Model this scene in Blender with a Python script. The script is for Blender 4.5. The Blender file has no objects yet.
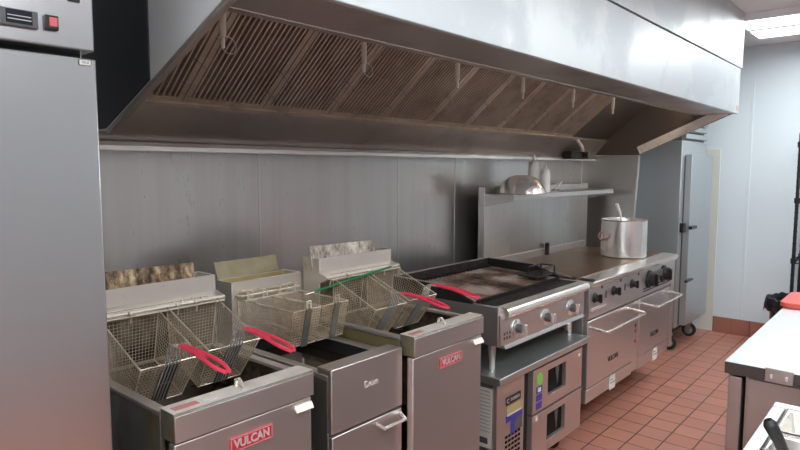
import bpy, bmesh, math, random
from mathutils import Vector, Matrix
random.seed(7)
S = bpy.context.scene
COL = S.collection
PI = math.pi

# ------------------------------------------------------------------ materials
def mat(name, color=(.5, .5, .5), rough=.5, metal=0., emit=None, strength=1., spec=None):
    m = bpy.data.materials.new(name); m.use_nodes = True
    b = m.node_tree.nodes['Principled BSDF']
    b.inputs['Base Color'].default_value = (*color, 1)
    b.inputs['Roughness'].default_value = rough
    b.inputs['Metallic'].default_value = metal
    if spec is not None: b.inputs['Specular IOR Level'].default_value = spec
    if emit:
        b.inputs['Emission Color'].default_value = (*emit, 1)
        b.inputs['Emission Strength'].default_value = strength
    return m

def noise(nt, scale, detail=4, stretch=(1, 1, 1), rough=.55):
    N, L = nt.nodes, nt.links
    tc = N.new('ShaderNodeTexCoord'); mp = N.new('ShaderNodeMapping')
    mp.inputs['Scale'].default_value = stretch
    n = N.new('ShaderNodeTexNoise'); n.inputs['Scale'].default_value = scale
    n.inputs['Detail'].default_value = detail; n.inputs['Roughness'].default_value = rough
    L.new(tc.outputs['Object'], mp.inputs['Vector']); L.new(mp.outputs[0], n.inputs['Vector'])
    return n

def ramp(nt, src, stops):
    r = nt.nodes.new('ShaderNodeValToRGB'); e = r.color_ramp.elements
    while len(e) < len(stops): e.new(.5)
    for i, (p, c) in enumerate(stops):
        e[i].position = p; e[i].color = (*c, 1) if len(c) == 3 else c
    nt.links.new(src, r.inputs[0]); return r

def rng(nt, src, lo, hi, a=0.3, b=0.7):
    r = nt.nodes.new('ShaderNodeMapRange')
    r.inputs['From Min'].default_value = a; r.inputs['From Max'].default_value = b
    r.inputs['To Min'].default_value = lo; r.inputs['To Max'].default_value = hi
    nt.links.new(src, r.inputs['Value']); return r

def steel(name, color=(.62, .61, .60), rough=.28, grain=(1, 1, 1), stain=None, stain_amt=(.5, .62), stain_scale=5,
          stain_stretch=(1, 1, 1), wave=0.0, metal=.88, stain_rough=.6, sdet=8, grit=1.0):
    """brushed stainless steel: grain stretches the fine noise, stain is a grease colour"""
    m = mat(name, color, rough, metal); nt = m.node_tree; b = nt.nodes['Principled BSDF']
    n = noise(nt, 240, 2, grain)
    r = rng(nt, n.outputs['Fac'], rough * (1 - .08 * grit), rough * (1 + .1 * grit))
    rough_out = r.outputs[0]
    if stain:
        s = noise(nt, stain_scale, sdet, stain_stretch, .65)
        k = rng(nt, s.outputs['Fac'], 0, 1, *stain_amt)
        mx = nt.nodes.new('ShaderNodeMix'); mx.data_type = 'RGBA'
        mx.inputs['A'].default_value = (*color, 1); mx.inputs['B'].default_value = (*stain, 1)
        nt.links.new(k.outputs[0], mx.inputs['Factor']); nt.links.new(mx.outputs['Result'], b.inputs['Base Color'])
        m2 = nt.nodes.new('ShaderNodeMix'); m2.data_type = 'FLOAT'
        nt.links.new(k.outputs[0], m2.inputs['Factor']); nt.links.new(r.outputs[0], m2.inputs['A'])
        m2.inputs['B'].default_value = stain_rough; rough_out = m2.outputs['Result']
    nt.links.new(rough_out, b.inputs['Roughness'])
    bp = nt.nodes.new('ShaderNodeBump'); bp.inputs['Strength'].default_value = .02 * grit; bp.inputs['Distance'].default_value = .0001
    nt.links.new(n.outputs['Fac'], bp.inputs['Height']); last = bp
    if wave:
        w = noise(nt, 2.2, 2); b2 = nt.nodes.new('ShaderNodeBump')
        b2.inputs['Strength'].default_value = wave; b2.inputs['Distance'].default_value = .05
        nt.links.new(w.outputs['Fac'], b2.inputs['Height']); nt.links.new(bp.outputs[0], b2.inputs['Normal']); last = b2
    nt.links.new(last.outputs[0], b.inputs['Normal'])
    return m

M = {}
H = (.05, 1, 1)      # grain along x
V = (1, 1, .05)      # grain along z
M['steel'] = steel('brushed_steel', (.66, .64, .62), .34, H)
M['steel_v'] = steel('brushed_steel_upright', (.66, .64, .62), .34, V)
M['bright'] = steel('polished_steel', (.86, .83, .78), .22, H, metal=.7)
M['chrome'] = steel('polished_round_steel', (.88, .86, .83), .22, (1, 1, 1), metal=.8)
M['fridge'] = steel('fridge_steel', (.56, .57, .58), .26, V, wave=.03, metal=.98, grit=.25)
M['wall_steel'] = steel('wall_cladding_steel', (.60, .585, .565), .29, V, (.54, .51, .47), (.40, .80), 2.6, (5, 1, .22), wave=.012, stain_rough=.34, metal=.92, sdet=3)
M['hood_front'] = steel('hood_outer_steel', (.60, .65, .67), .50, H, (.66, .70, .71), (.48, .55), 2.0, metal=.75, stain_rough=.42)
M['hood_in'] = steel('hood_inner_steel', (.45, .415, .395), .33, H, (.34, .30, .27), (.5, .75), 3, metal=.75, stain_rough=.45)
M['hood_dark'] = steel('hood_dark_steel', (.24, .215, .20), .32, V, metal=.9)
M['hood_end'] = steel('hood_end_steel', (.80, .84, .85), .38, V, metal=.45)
M['film'] = steel('scuffed_film_strip', (.94, .91, .86), .42, H, (.60, .52, .45), (.56, .68), 26, (1, 1, 1), metal=.1)
M['filter'] = steel('greasy_filter_steel', (.66, .57, .48), .40, H, (.40, .32, .25), (.45, .75), 7, metal=.65)
M['filter_frame'] = steel('filter_frame_steel', (.60, .51, .42), .38, H, (.38, .30, .23), (.5, .75), 9, metal=.65)
M['cavity'] = mat('dark_cavity', (.010, .009, .008), .8, spec=.15)  # near-black colour standing in for shade inside slots and recesses
M['fryer'] = steel('fryer_steel', (.68, .63, .61), .36, V)
M['fryer_ledge'] = steel('fryer_ledge_steel', (.92, .89, .83), .30, H, (.74, .66, .56), (.45, .7), 7, (1, 1, 1), metal=.45, sdet=2)
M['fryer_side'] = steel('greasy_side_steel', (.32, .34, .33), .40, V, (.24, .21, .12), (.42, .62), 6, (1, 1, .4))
M['flue'] = steel('flue_steel', (.74, .69, .63), .38, H, (.46, .37, .27), (.58, .8), 6, metal=.7)
M['tank'] = steel('tank_steel', (.34, .29, .23), .38, H, (.08, .06, .04), (.42, .6), 6)
M['wire'] = steel('basket_wire', (.88, .79, .65), .36, (1, 1, 1), (.45, .35, .24), (.48, .7), 18, metal=.6)
M['mesh'] = steel('basket_mesh_wire', (.80, .69, .54), .42, (1, 1, 1), (.42, .32, .21), (.44, .66), 12, metal=.5)
M['oil'] = mat('dark_oil', (.018, .013, .009), .08)
M['red'] = mat('red_grip', (.72, .05, .10), .4)
M['badge'] = mat('red_badge', (.50, .03, .05), .4)
M['letter'] = mat('silver_letter', (.72, .66, .66), .35, .4)
M['black'] = mat('black_plastic', (.014, .014, .015), .35)
M['blackmatte'] = mat('black_matte', (.012, .012, .012), .7)
M['iron'] = steel('seasoned_iron', (.035, .030, .027), .5, (1, 1, 1), (.02, .016, .014), (.4, .6), 20, metal=.3)
M['white'] = mat('white_plastic', (.90, .89, .85), .4)
M['paper'] = mat('paper_label', (.72, .71, .68), .6)
M['ink'] = mat('printed_ink', (.08, .08, .09), .6)
M['blue'] = mat('blue_sticker', (.06, .05, .30), .5)
M['green'] = mat('green_sticker', (.22, .55, .10), .5)
M['yellow'] = mat('yellow_sticker', (.45, .36, .16), .5)
M['greenrod'] = mat('green_grip', (.012, .20, .075), .4)
M['cutting_board'] = mat('red_board', (.72, .11, .09), .55)
M['bag'] = mat('black_bag', (.010, .010, .011), .32)
M['rubber'] = mat('rubber', (.02, .02, .02), .6)
M['wheel'] = mat('grey_wheel', (.30, .30, .30), .45)
M['base_panel'] = steel('worktop_unit_steel', (.66, .58, .54), .36, H)
M['worktop'] = steel('worktop_steel', (.56, .59, .58), .34, H)
M['range'] = steel('range_steel', (.66, .62, .60), .34, H)
M['table'] = steel('prep_table_steel', (.68, .71, .72), .34, H, metal=.95)
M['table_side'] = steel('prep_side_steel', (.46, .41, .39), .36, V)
M['pipe'] = steel('galvanised_pipe', (.90, .86, .78), .4, V, metal=.15)
M['lamp'] = mat('fluorescent_diffuser', (.9, .9, .9), .5, emit=(.93, .97, 1.0), strength=8.5)
M['bulb'] = mat('warm_bulb', (.9, .8, .6), .5, emit=(1.0, .80, .55), strength=30)
M['lampframe'] = mat('white_enamel', (.78, .79, .80), .45)
M['display'] = mat('display_glass', (.02, .025, .035), .15)
M['digits'] = mat('display_bar', (.5, .5, .55), .4)
M['rocker'] = mat('lit_rocker', (.5, .10, .11), .4, emit=(.8, .15, .18), strength=.15)
M['grey'] = mat('grey_plastic', (.10, .10, .105), .45)
M['fridge_dark'] = mat('dark_fridge_side', (.016, .018, .022), .4)
M['cabinet'] = steel('cabinet_steel', (.55, .59, .60), .40, V)
M['cream'] = mat('cream_panel', (.70, .71, .64), .5)
M['carton'] = mat('off_white', (.6, .6, .58), .5)

def build_special():
    # painted far wall: cool white washable panels
    m = mat('white_wall_panel', (.70, .79, .83), .38); nt = m.node_tree; b = nt.nodes['Principled BSDF']
    n = noise(nt, 1.3, 3); r = ramp(nt, n.outputs['Fac'], [(.3, (.69, .78, .82)), (.7, (.74, .83, .87))])
    nt.links.new(r.outputs[0], b.inputs['Base Color']); M['wall'] = m
    m = mat('ceiling_board', (.80, .81, .81), .7); M['ceiling'] = m
    # quarry tiles
    m = mat('quarry_tile', (.4, .16, .11), .5); nt = m.node_tree; b = nt.nodes['Principled BSDF']; N, L = nt.nodes, nt.links
    tc = N.new('ShaderNodeTexCoord'); mp = N.new('ShaderNodeMapping'); mp.inputs['Location'].default_value = (.10 - 0.0, .98 - .9, 0)
    br = N.new('ShaderNodeTexBrick'); br.offset = 0; br.squash = 1
    br.inputs['Scale'].default_value = 1; br.inputs['Brick Width'].default_value = .15; br.inputs['Row Height'].default_value = .15
    br.inputs['Mortar Size'].default_value = .0042; br.inputs['Mortar Smooth'].default_value = .3; br.inputs['Bias'].default_value = 0
    br.inputs['Color1'].default_value = (.49, .222, .16, 1); br.inputs['Color2'].default_value = (.44, .19, .135, 1)
    br.inputs['Mortar'].default_value = (.09, .045, .03, 1)
    L.new(tc.outputs['Object'], mp.inputs[0]); L.new(mp.outputs[0], br.inputs['Vector'])
    n = noise(nt, 3, 6); mx = N.new('ShaderNodeMix'); mx.data_type = 'RGBA'; mx.blend_type = 'MULTIPLY'; mx.inputs['Factor'].default_value = .5
    rr = ramp(nt, n.outputs['Fac'], [(.3, (.72, .70, .70)), (.7, (1.1, 1.05, 1.0))])
    L.new(br.outputs['Color'], mx.inputs['A']); L.new(rr.outputs[0], mx.inputs['B']); L.new(mx.outputs['Result'], b.inputs['Base Color'])
    q = rng(nt, n.outputs['Fac'], .36, .55); L.new(q.outputs[0], b.inputs['Roughness'])
    bp = N.new('ShaderNodeBump'); bp.inputs['Strength'].default_value = .5; bp.inputs['Distance'].default_value = .003; bp.invert = True
    L.new(br.outputs['Fac'], bp.inputs['Height']); L.new(bp.outputs[0], b.inputs['Normal']); M['tile'] = m
    # griddle plate
    m = mat('seasoned_griddle', (.2, .13, .09), .4, .6); nt = m.node_tree; b = nt.nodes['Principled BSDF']
    n = noise(nt, 3.5, 7, (1, 1.6, 1)); r = ramp(nt, n.outputs['Fac'], [(.3, (.15, .085, .05)), (.55, (.23, .145, .09)), (.75, (.34, .25, .17))])
    nt.links.new(r.outputs[0], b.inputs['Base Color']); q = rng(nt, n.outputs['Fac'], .30, .5); nt.links.new(q.outputs[0], b.inputs['Roughness']); M['griddle'] = m
    # burnt grate
    m = mat('burnt_grate', (.1, .08, .07), .5, .2); nt = m.node_tree; b = nt.nodes['Principled BSDF']
    n = noise(nt, 4.5, 6); r = ramp(nt, n.outputs['Fac'], [(.34, (.08, .055, .045)), (.44, (.30, .19, .14)), (.56, (.62, .52, .45))])
    nt.links.new(r.outputs[0], b.inputs['Base Color']); M['grate'] = m
    # carbon crusted flue plate
    def plate(name, stops, sc):
        m = mat(name, (.3, .3, .3), .55, .25); nt = m.node_tree; b = nt.nodes['Principled BSDF']
        n = noise(nt, sc, 9, (1, 1, .5), .7); r = ramp(nt, n.outputs['Fac'], stops)
        nt.links.new(r.outputs[0], b.inputs['Base Color']); return m
    M['crust'] = plate('burnt_flue_plate', [(.42, (.05, .03, .02)), (.52, (.30, .20, .11)), (.63, (.72, .58, .40))], 26)
    M['speckle'] = plate('speckled_flue_plate', [(.36, (.13, .10, .07)), (.50, (.45, .40, .34)), (.62, (.72, .68, .60))], 30)
    M['tan'] = plate('tan_flue_plate', [(.3, (.20, .17, .10)), (.55, (.34, .29, .18)), (.8, (.45, .38, .22))], 8)
    M['tan_in'] = plate('yellowed_flue_lining', [(.3, (.34, .25, .10)), (.6, (.52, .41, .20)), (.8, (.62, .52, .30))], 8)
build_special()

# ------------------------------------------------------------------ mesh builder
class MB:
    def __init__(s): s.bm = bmesh.new()
    def _xf(s, vs, mx):
        if mx is not None:
            for v in vs: v.co = mx @ v.co
    def box(s, x0, x1, y0, y1, z0, z1, mx=None):
        P = [(x, y, z) for x in (x0, x1) for y in (y0, y1) for z in (z0, z1)]
        v = [s.bm.verts.new(p) for p in P]
        for f in ((0, 1, 3, 2), (4, 6, 7, 5), (0, 4, 5, 1), (2, 3, 7, 6), (0, 2, 6, 4), (1, 5, 7, 3)): s.bm.faces.new([v[i] for i in f])
        s._xf(v, mx); return s
    def hexa(s, P):
        """eight corners: four of the bottom loop then four of the top loop"""
        v = [s.bm.verts.new(p) for p in P]
        for f in ((3, 2, 1, 0), (4, 5, 6, 7), (0, 1, 5, 4), (1, 2, 6, 5), (2, 3, 7, 6), (3, 0, 4, 7)): s.bm.faces.new([v[i] for i in f])
        return s
    def prism(s, pts, axis, a, b):
        """2D profile swept along an axis (profile in the other two axes in order)"""
        def mk(p, w): return {'x': (w, p[0], p[1]), 'y': (p[0], w, p[1]), 'z': (p[0], p[1], w)}[axis]
        A = [s.bm.verts.new(mk(p, a)) for p in pts]; B = [s.bm.verts.new(mk(p, b)) for p in pts]
        s.bm.faces.new(A[::-1]); s.bm.faces.new(B); n = len(pts)
        for i in range(n): s.bm.faces.new([A[i], A[(i + 1) % n], B[(i + 1) % n], B[i]])
        return s
    def tube(s, path, r, n=8, closed=False, rs=None):
        path = [Vector(p) for p in path]; k = len(path); rings = []
        prev = None
        for i, p in enumerate(path):
            if closed: t = path[(i + 1) % k] - path[i - 1]
            else: t = path[min(i + 1, k - 1)] - path[max(i - 1, 0)]
            t.normalize()
            if prev is None:
                u = t.orthogonal().normalized()
            else:
                u = (prev - t * prev.dot(t)); u = u.normalized() if u.length > 1e-6 else t.orthogonal().normalized()
            prev = u; w = t.cross(u); rad = rs[i] if rs else r
            rings.append([s.bm.verts.new(p + (u * math.cos(2 * PI * j / n) + w * math.sin(2 * PI * j / n)) * rad) for j in range(n)])
        for i in range(k if closed else k - 1):
            A, B = rings[i], rings[(i + 1) % k]
            for j in range(n): s.bm.faces.new([A[j], A[(j + 1) % n], B[(j + 1) % n], B[j]])
        if not closed: s.bm.faces.new(rings[0][::-1]); s.bm.faces.new(rings[-1])
        return s
    def cyl(s, p0, p1, r, n=20): return s.tube([p0, p1], r, n)
    def lathe(s, prof, c=(0, 0, 0), n=32, mx=None, closed=False):
        rings = []
        for (r, z) in prof:
            if r < 1e-6: rings.append([s.bm.verts.new((c[0], c[1], c[2] + z))])
            else: rings.append([s.bm.verts.new((c[0] + r * math.cos(2 * PI * j / n), c[1] + r * math.sin(2 * PI * j / n), c[2] + z)) for j in range(n)])
        m = len(rings)
        for i in range(m if closed else m - 1):
            A, B = rings[i], rings[(i + 1) % m]
            for j in range(n):
                j2 = (j + 1) % n
                if len(A) == 1 and len(B) == 1: continue
                if len(A) == 1: s.bm.faces.new([A[0], B[j2], B[j]][::-1])
                elif len(B) == 1: s.bm.faces.new([A[j], A[j2], B[0]])
                else: s.bm.faces.new([A[j], A[j2], B[j2], B[j]])
        s._xf([v for r in rings for v in r], mx); return s
    def tray(s, x0, x1, y0, y1, z0, z1, t):
        """open-topped box with walls of thickness t"""
        s.box(x0, x1, y0, y1, z0, z0 + t)
        s.box(x0, x0 + t, y0, y1, z0 + t, z1); s.box(x1 - t, x1, y0, y1, z0 + t, z1)
        s.box(x0 + t, x1 - t, y0, y0 + t, z0 + t, z1); s.box(x0 + t, x1 - t, y1 - t, y1, z0 + t, z1); return s
    def wires(s, a, b, c, d, sp, r):
        """wire cloth over the quad a-b-c-d: crossing thin square wires"""
        a, b, c, d = map(Vector, (a, b, c, d))
        nu = max(2, round(((b - a).length + (c - d).length) / 2 / sp)); nv = max(2, round(((d - a).length + (c - b).length) / 2 / sp))
        for i in range(nu + 1):
            t = i / nu; s.tube([a.lerp(b, t), d.lerp(c, t)], r, 3)
        for i in range(nv + 1):
            t = i / nv; s.tube([a.lerp(d, t), b.lerp(c, t)], r, 3)
        return s
    def build(s, name, m, parent=None, bevel=0, seg=2, smooth=True):
        bmesh.ops.recalc_face_normals(s.bm, faces=s.bm.faces)
        me = bpy.data.meshes.new(name); s.bm.to_mesh(me); s.bm.free()
        off = Vector((0, 0, 0)); p = parent
        while p is not None: off += p.location; p = p.parent
        if off.length: me.transform(Matrix.Translation(-off))
        o = bpy.data.objects.new(name, me); COL.objects.link(o)
        if parent: o.parent = parent
        me.materials.append(M[m] if isinstance(m, str) else m)
        if smooth:
            for f in me.polygons: f.use_smooth = True
            me.set_sharp_from_angle(angle=math.radians(32))
        if bevel:
            b = o.modifiers.new('bevel', 'BEVEL'); b.width = bevel; b.segments = seg; b.limit_method = 'ANGLE'; b.angle_limit = math.radians(40)
            b.harden_normals = False
        return o

def lettering(name, txt, m, parent, origin, size, xdir=(1, 0, 0), ydir=(0, 0, 1), depth=.0012, align='CENTER', width=None, bold=0.0):
    c = bpy.data.curves.new('type', 'FONT'); c.body = txt; c.size = 1; c.extrude = depth / max(size, 1e-6); c.align_x = align; c.align_y = 'CENTER'; c.offset = bold
    t = bpy.data.objects.new('type', c); COL.objects.link(t)
    me = bpy.data.meshes.new_from_object(t.evaluated_get(bpy.context.evaluated_depsgraph_get()))
    bpy.data.objects.remove(t); bpy.data.curves.remove(c)
    xs = [v.co.x for v in me.vertices]; w = max(xs) - min(xs)
    X = Vector(xdir).normalized(); Y = Vector(ydir).normalized(); Z = X.cross(Y)
    sx = (width / w) if width else size
    o_ = Vector(origin)
    p = parent; off = Vector((0, 0, 0))
    while p is not None: off += p.location; p = p.parent
    for v in me.vertices: v.co = o_ + X * v.co.x * sx + Y * v.co.y * size + Z * v.co.z * size - off
    me.name = name; me.materials.clear(); me.materials.append(M[m])
    o = bpy.data.objects.new(name, me); COL.objects.link(o); o.parent = parent; return o

def tag(o, label=None, cat=None, group=None, kind=None):
    if label: o['label'] = label
    if cat: o['category'] = cat
    if group: o['group'] = group
    if kind: o['kind'] = kind
    return o
def thing(name, loc, label, cat, group=None):
    o = bpy.data.objects.new(name, None); COL.objects.link(o); o.location = loc; o.empty_display_size = .1
    return tag(o, label, cat, group)
def struct(o): o['kind'] = 'structure'; return o
def copy_tree(o, parent=None):
    c = o.copy(); COL.objects.link(c); c.parent = parent
    for ch in list(o.children): copy_tree(ch, c)
    return c
def box(name, m, parent, x0, x1, y0, y1, z0, z1, bevel=.002): return MB().box(x0, x1, y0, y1, z0, z1).build(name, m, parent, bevel)

# ------------------------------------------------------------------ room
CEIL = 2.556; XR = 5.446; XL = -2.6; YF = -4.0
struct(box('floor', 'tile', None, XL, XR, YF, 0, -.05, 0, 0))
struct(box('ceiling', 'ceiling', None, XL, XR, YF, 0, CEIL, CEIL + .05, 0))
struct(box('wall_back', 'wall', None, XL, XR, 0.012, .12, 0, CEIL, 0))
struct(box('wall_right', 'wall', None, XR, XR + .1, YF, .12, 0, CEIL, 0))
struct(box('wall_left', 'wall', None, XL - .1, XL, YF, .12, 0, CEIL, 0))
struct(box('wall_front', mat('grey_wall_front', (.36, .37, .38), .5), None, XL, XR, YF - .1, YF, 0, CEIL, 0))
# stainless cladding on the cooking wall, one sheet per panel
edges = [.02, .918, 1.817, 2.335, 3.22, 4.085]
for i in range(5):
    struct(MB().box(edges[i] + .001, edges[i + 1] - .001, 0, .011, 0, 1.60).build('trim_%d' % (i + 1), 'wall_steel', None, .0015))
b = MB()
for e in edges[1:-1]: b.box(e - .004, e + .004, -.003, 0, .02, 1.57)
struct(b.build('trim_6', 'steel_v'))
# end return of the cladding beside the range
struct(MB().prism([(0, 0), (-.40, 0), (-.415, .80), (-.455, 1.595), (0, 1.595)], 'x', 4.087, 4.100).build('trim_7', 'wall_steel', None, .001))
struct(MB().tube([(4.094, -.418, .80), (4.094, -.457, 1.59)], .005, 6).build('trim_8', 'steel'))
# far wall details
struct(box('trim_9', 'cream', None, XR - .008, XR - .001, -.700, -.575, 0.001, 1.675, .002))
struct(box('trim_10', 'wall', None, XR - .006, XR, -.945, -.922, .15, CEIL - .001, .002))
t = MB()
y = -.706
while y > YF + .01:
    y1 = max(y - .15, YF + .001); t.prism([(XR - .003, .005), (XR - .014, .0), (XR - .012, .13), (XR - .008, .143), (XR - .003, .143)], 'y', y - .002, y1 + .002); y -= .15
struct(t.build('baseboard_right', mat('cove_tile', (.34, .13, .09), .45), None, 0))
struct(box('trim_11', mat('cove_grout', (.10, .07, .055), .8), None, XR - .007, XR, YF + .001, -.702, 0, .142, 0))

# ------------------------------------------------------------------ ceiling lights
def troffer(x, y, label, sx=.38, sy=.62):
    r = thing('ceiling_light', (x, y, CEIL), label, 'ceiling light', 'fluorescent ceiling lights')
    f = MB(); z1 = CEIL - .001; z0 = CEIL - .05
    f.box(x - sx, x + sx, y - sy, y - sy + .03, z0, z1).box(x - sx, x + sx, y + sy - .03, y + sy, z0, z1)
    f.box(x - sx, x - sx + .03, y - sy + .03, y + sy - .03, z0, z1).box(x + sx - .03, x + sx, y - sy + .03, y + sy - .03, z0, z1)
    f.box(x - .03, x + .03, y - sy + .03, y + sy - .03, z0, z1)
    f.build('frame', 'lampframe', r, .003)
    box('diffuser', 'lamp', r, x - sx + .03, x - .03, y - sy + .03, y + sy - .03, z0 + .012, z0 + .03, 0)
    box('diffuser', 'lamp', r, x + .03, x + sx - .03, y - sy + .03, y + sy - .03, z0 + .012, z0 + .03, 0)
    return r
troffer(4.52, -1.66, 'twin fluorescent ceiling light beyond the right end of the exhaust hood')
troffer(3.1, -2.75, 'twin fluorescent ceiling light above the far end of the prep table')
troffer(1.5, -2.75, 'twin fluorescent ceiling light above the pan counter')
troffer(-.1, -2.75, 'twin fluorescent ceiling light above the open aisle in front of the fryers')
troffer(-1.75, -2.75, 'added fluorescent fill light on the ceiling in front of the refrigerator')  # unseen fixture added behind the camera for fill light
troffer(-1.75, -1.5, 'added fluorescent fill light on the ceiling at the left wall end')  # another unseen fixture, added to brighten from behind the camera

# ------------------------------------------------------------------ refrigerator
def refrigerator():
    r = thing('reach_in_refrigerator', (-.55, -.5, 0), 'tall stainless reach-in refrigerator at the left edge beside the first fryer', 'refrigerator')
    xl, xr = -.95, -.1415
    MB().box(xl, xr, -.885, -.06, .12, 2.12).build('body', 'steel_v', r, .004)
    box('door', 'fridge', r, xl, xr, -.95, -.89, .16, 1.703, .004)
    box('door_gasket', 'blackmatte', r, xl + .01, xr - .006, -.892, -.884, .14, 1.72, 0)
    hp = box('header_panel', 'fridge', r, xl, xr, -.945, -.886, 1.717, 2.118, .004)
    box('header_slot', 'black', hp, -.187, -.166, -.948, -.944, 1.803, 1.812, .001)
    d = MB().box(-.299, -.240, -.952, -.944, 1.742, 1.772).build('temperature_display', 'grey', r, .002)
    box('screen', 'display', d, -.291, -.250, -.9535, -.951, 1.747, 1.770, .0005)
    for i, zz in enumerate((1.753, 1.759)): box('scale_line', 'digits', d, -.289, -.252, -.9542, -.9530, zz, zz + .0015, 0)
    s = MB().box(-.2295, -.2065, -.953, -.944, 1.745, 1.771).build('power_switch', 'black', r, .002)
    box('rocker', 'rocker', s, -.2225, -.2095, -.9555, -.952, 1.751, 1.767, .001)
    lb = MB().box(-.1745, -.1525, -.9515, -.9495, 1.689, 1.700).build('label', 'ink', r, 0)
    box('label_face', 'paper', lb, -.1735, -.1535, -.952, -.9512, 1.690, 1.699, 0)
    lettering('lettering', 'TRUE', 'ink', lb, (-.1635, -.9522, 1.6945), .006, width=.014, depth=.0003)
    MB().tube([(-.90, -.95, 1.10), (-.90, -.985, 1.12), (-.90, -.985, 1.40), (-.90, -.95, 1.42)], .011, 10).build('door_handle', 'chrome', r)
    for x in (xl + .06, xr - .06):
        for y in (-.84, -.12): MB().cyl((x, y, 0), (x, y, .121), .022, 14).build('foot', 'rubber', r)
refrigerator()

# ------------------------------------------------------------------ exhaust hood
def hood():
    r = thing('exhaust_hood', (2.09, -.5, 1.56), 'long stainless exhaust hood over the cooking line with sloping grease filters', 'exhaust hood')
    x0, x1 = .09, 4.10; yf = -1.12; zb = 1.875
    box('front_panel', 'hood_front', r, x0, x1, yf, yf + .02, zb, 2.178, .003)
    box('upper_panel', 'hood_front', r, x0 - .002, x1 + .030, yf - .004, yf + .02, 2.184, CEIL - .002, .003)
    MB().box(x0 + .01, x1 - .01, yf + .02, -.845, zb + .001, zb + .02).build('front_underside', 'hood_in', r, .002)
    MB().prism([(-.890, zb - .001), (-.838, zb + .008), (-.838, zb + .032), (-.845, zb + .032), (-.890, zb + .006)], 'x', x0 + .02, x1 - .022).build('front_gutter_lip', 'bright', r, .001)
    side = [(-.002, 1.60), (-.45, 1.60), (yf + .021, zb + .008), (yf + .021, CEIL - .003), (-.002, CEIL - .003)]
    MB().prism(side, 'x', x0, x0 + .014).build('end_panel', 'hood_end', r, .001)
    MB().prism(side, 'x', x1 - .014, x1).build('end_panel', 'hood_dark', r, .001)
    MB().prism([(-.004, 1.605), (-.452, 1.605), (-.705, 1.712), (-.715, CEIL - .004), (-.004, CEIL - .004)], 'x', x0 - .004, x0 - .0005).build('side_shade_sheet', mat('side_shade_black', (.012, .014, .020), .35), r, 0)  # added black sheet standing in for dark reflection and shade on this end
    # turned flanges along the sloping bottom edge of each end
    d = Vector((0, yf + .03 + .45, zb - 1.60)).normalized(); n = Vector((0, -d.z, d.y)); n = n if n.z < 0 else -n
    def flange(xa, xb, m, t=.012):
        A = Vector((0, -.45, 1.60)); B = Vector((0, yf + .022, zb + .006)); P = []
        for w in (0, 1):
            for x, q in ((xa, A), (xb, A), (xb, B), (xa, B)): P.append((x, q.y + n.y * t * w, q.z + n.z * t * w))
        return MB().hexa(P).build('edge_flange', m, r, .001)
    flange(x0, x0 + .018, 'hood_in')
    A = Vector((0, -.462, 1.606)); B = Vector((0, yf + .06, zb - .004 )); u_ = (B - A).normalized(); v_ = Vector((0, -u_.z, u_.y)); v_ = v_ if v_.z > 0 else -v_
    P = []
    for xx in (x1 - .018, x1 - .0145):
        for q in (A, B, B + v_ * .060, A + v_ * .060): P.append((xx, q.y, q.z))
    MB().hexa(P).build('edge_strip', 'film', r)
    # inside: back trough under the filters, ceiling of the plenum
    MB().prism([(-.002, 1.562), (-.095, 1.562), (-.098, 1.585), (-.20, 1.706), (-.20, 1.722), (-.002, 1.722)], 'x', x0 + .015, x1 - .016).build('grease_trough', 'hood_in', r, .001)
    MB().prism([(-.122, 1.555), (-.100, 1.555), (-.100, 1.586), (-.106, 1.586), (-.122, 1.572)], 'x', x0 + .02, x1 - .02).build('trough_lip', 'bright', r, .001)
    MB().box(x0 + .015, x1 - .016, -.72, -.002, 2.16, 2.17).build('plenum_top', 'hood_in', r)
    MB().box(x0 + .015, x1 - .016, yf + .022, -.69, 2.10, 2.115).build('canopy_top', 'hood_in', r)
    # blank sloping plate right of the last filter
    A = Vector((0, -.20, 1.722)); B = Vector((0, -.665, 2.10)); dd = (B - A); L = dd.length; dd.normalize(); nn = Vector((0, -dd.z, dd.y)); nn = nn if nn.z < 0 else -nn
    def sl(x, s, h): p = A + dd * s + nn * h; return (x, p.y, p.z)
    def slab(b, xa, xb, s0, s1, h0, h1): b.hexa([sl(xa, s0, h0), sl(xb, s0, h0), sl(xb, s1, h0), sl(xa, s1, h0), sl(xa, s0, h1), sl(xb, s0, h1), sl(xb, s1, h1), sl(xa, s1, h1)])
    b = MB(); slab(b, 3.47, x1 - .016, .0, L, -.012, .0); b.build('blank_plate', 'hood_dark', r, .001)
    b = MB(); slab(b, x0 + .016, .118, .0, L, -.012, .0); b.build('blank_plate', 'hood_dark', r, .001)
    for k in range(10):
        xa = .121 + k * .3335; xb = xa + .330
        f = MB(); slab(f, xa, xa + .022, .004, L, -.03, .006); slab(f, xb - .022, xb, .004, L, -.03, .006)
        slab(f, xa + .022, xb - .022, .004, .026, -.03, .006); slab(f, xa + .022, xb - .022, L - .024, L, -.03, .006)
        fr = f.build('grease_filter', 'filter_frame', r, .001)
        bk = MB(); slab(bk, xa + .02, xb - .02, .02, L - .02, -.032, -.028); bk.build('filter_cavity', 'cavity', fr)
        sb = MB(); m = 14; w = (xb - xa - .044) / m
        for i in range(m):
            c = xa + .022 + (i + .5) * w; q = .0050
            P = []
            for (h, hw) in ((-.012, q), (.004, q * .72)):
                for (x, s_) in ((c - hw, .022), (c + hw, .022), (c + hw, L - .022), (c - hw, L - .022)): P.append(sl(x, s_, h))
            sb.hexa(P)
        sb.build('baffle_slats', 'filter', fr)
        for s0 in (.10, .20):
            px = xb - .014
            MB().tube([sl(px - .022, s0, .004), sl(px - .018, s0 + .008, .022), sl(px + .018, s0 - .012, .028), sl(px + .030, s0 - .03, .024)], .0014, 6).build('pull_wire', 'bright', fr)
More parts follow.
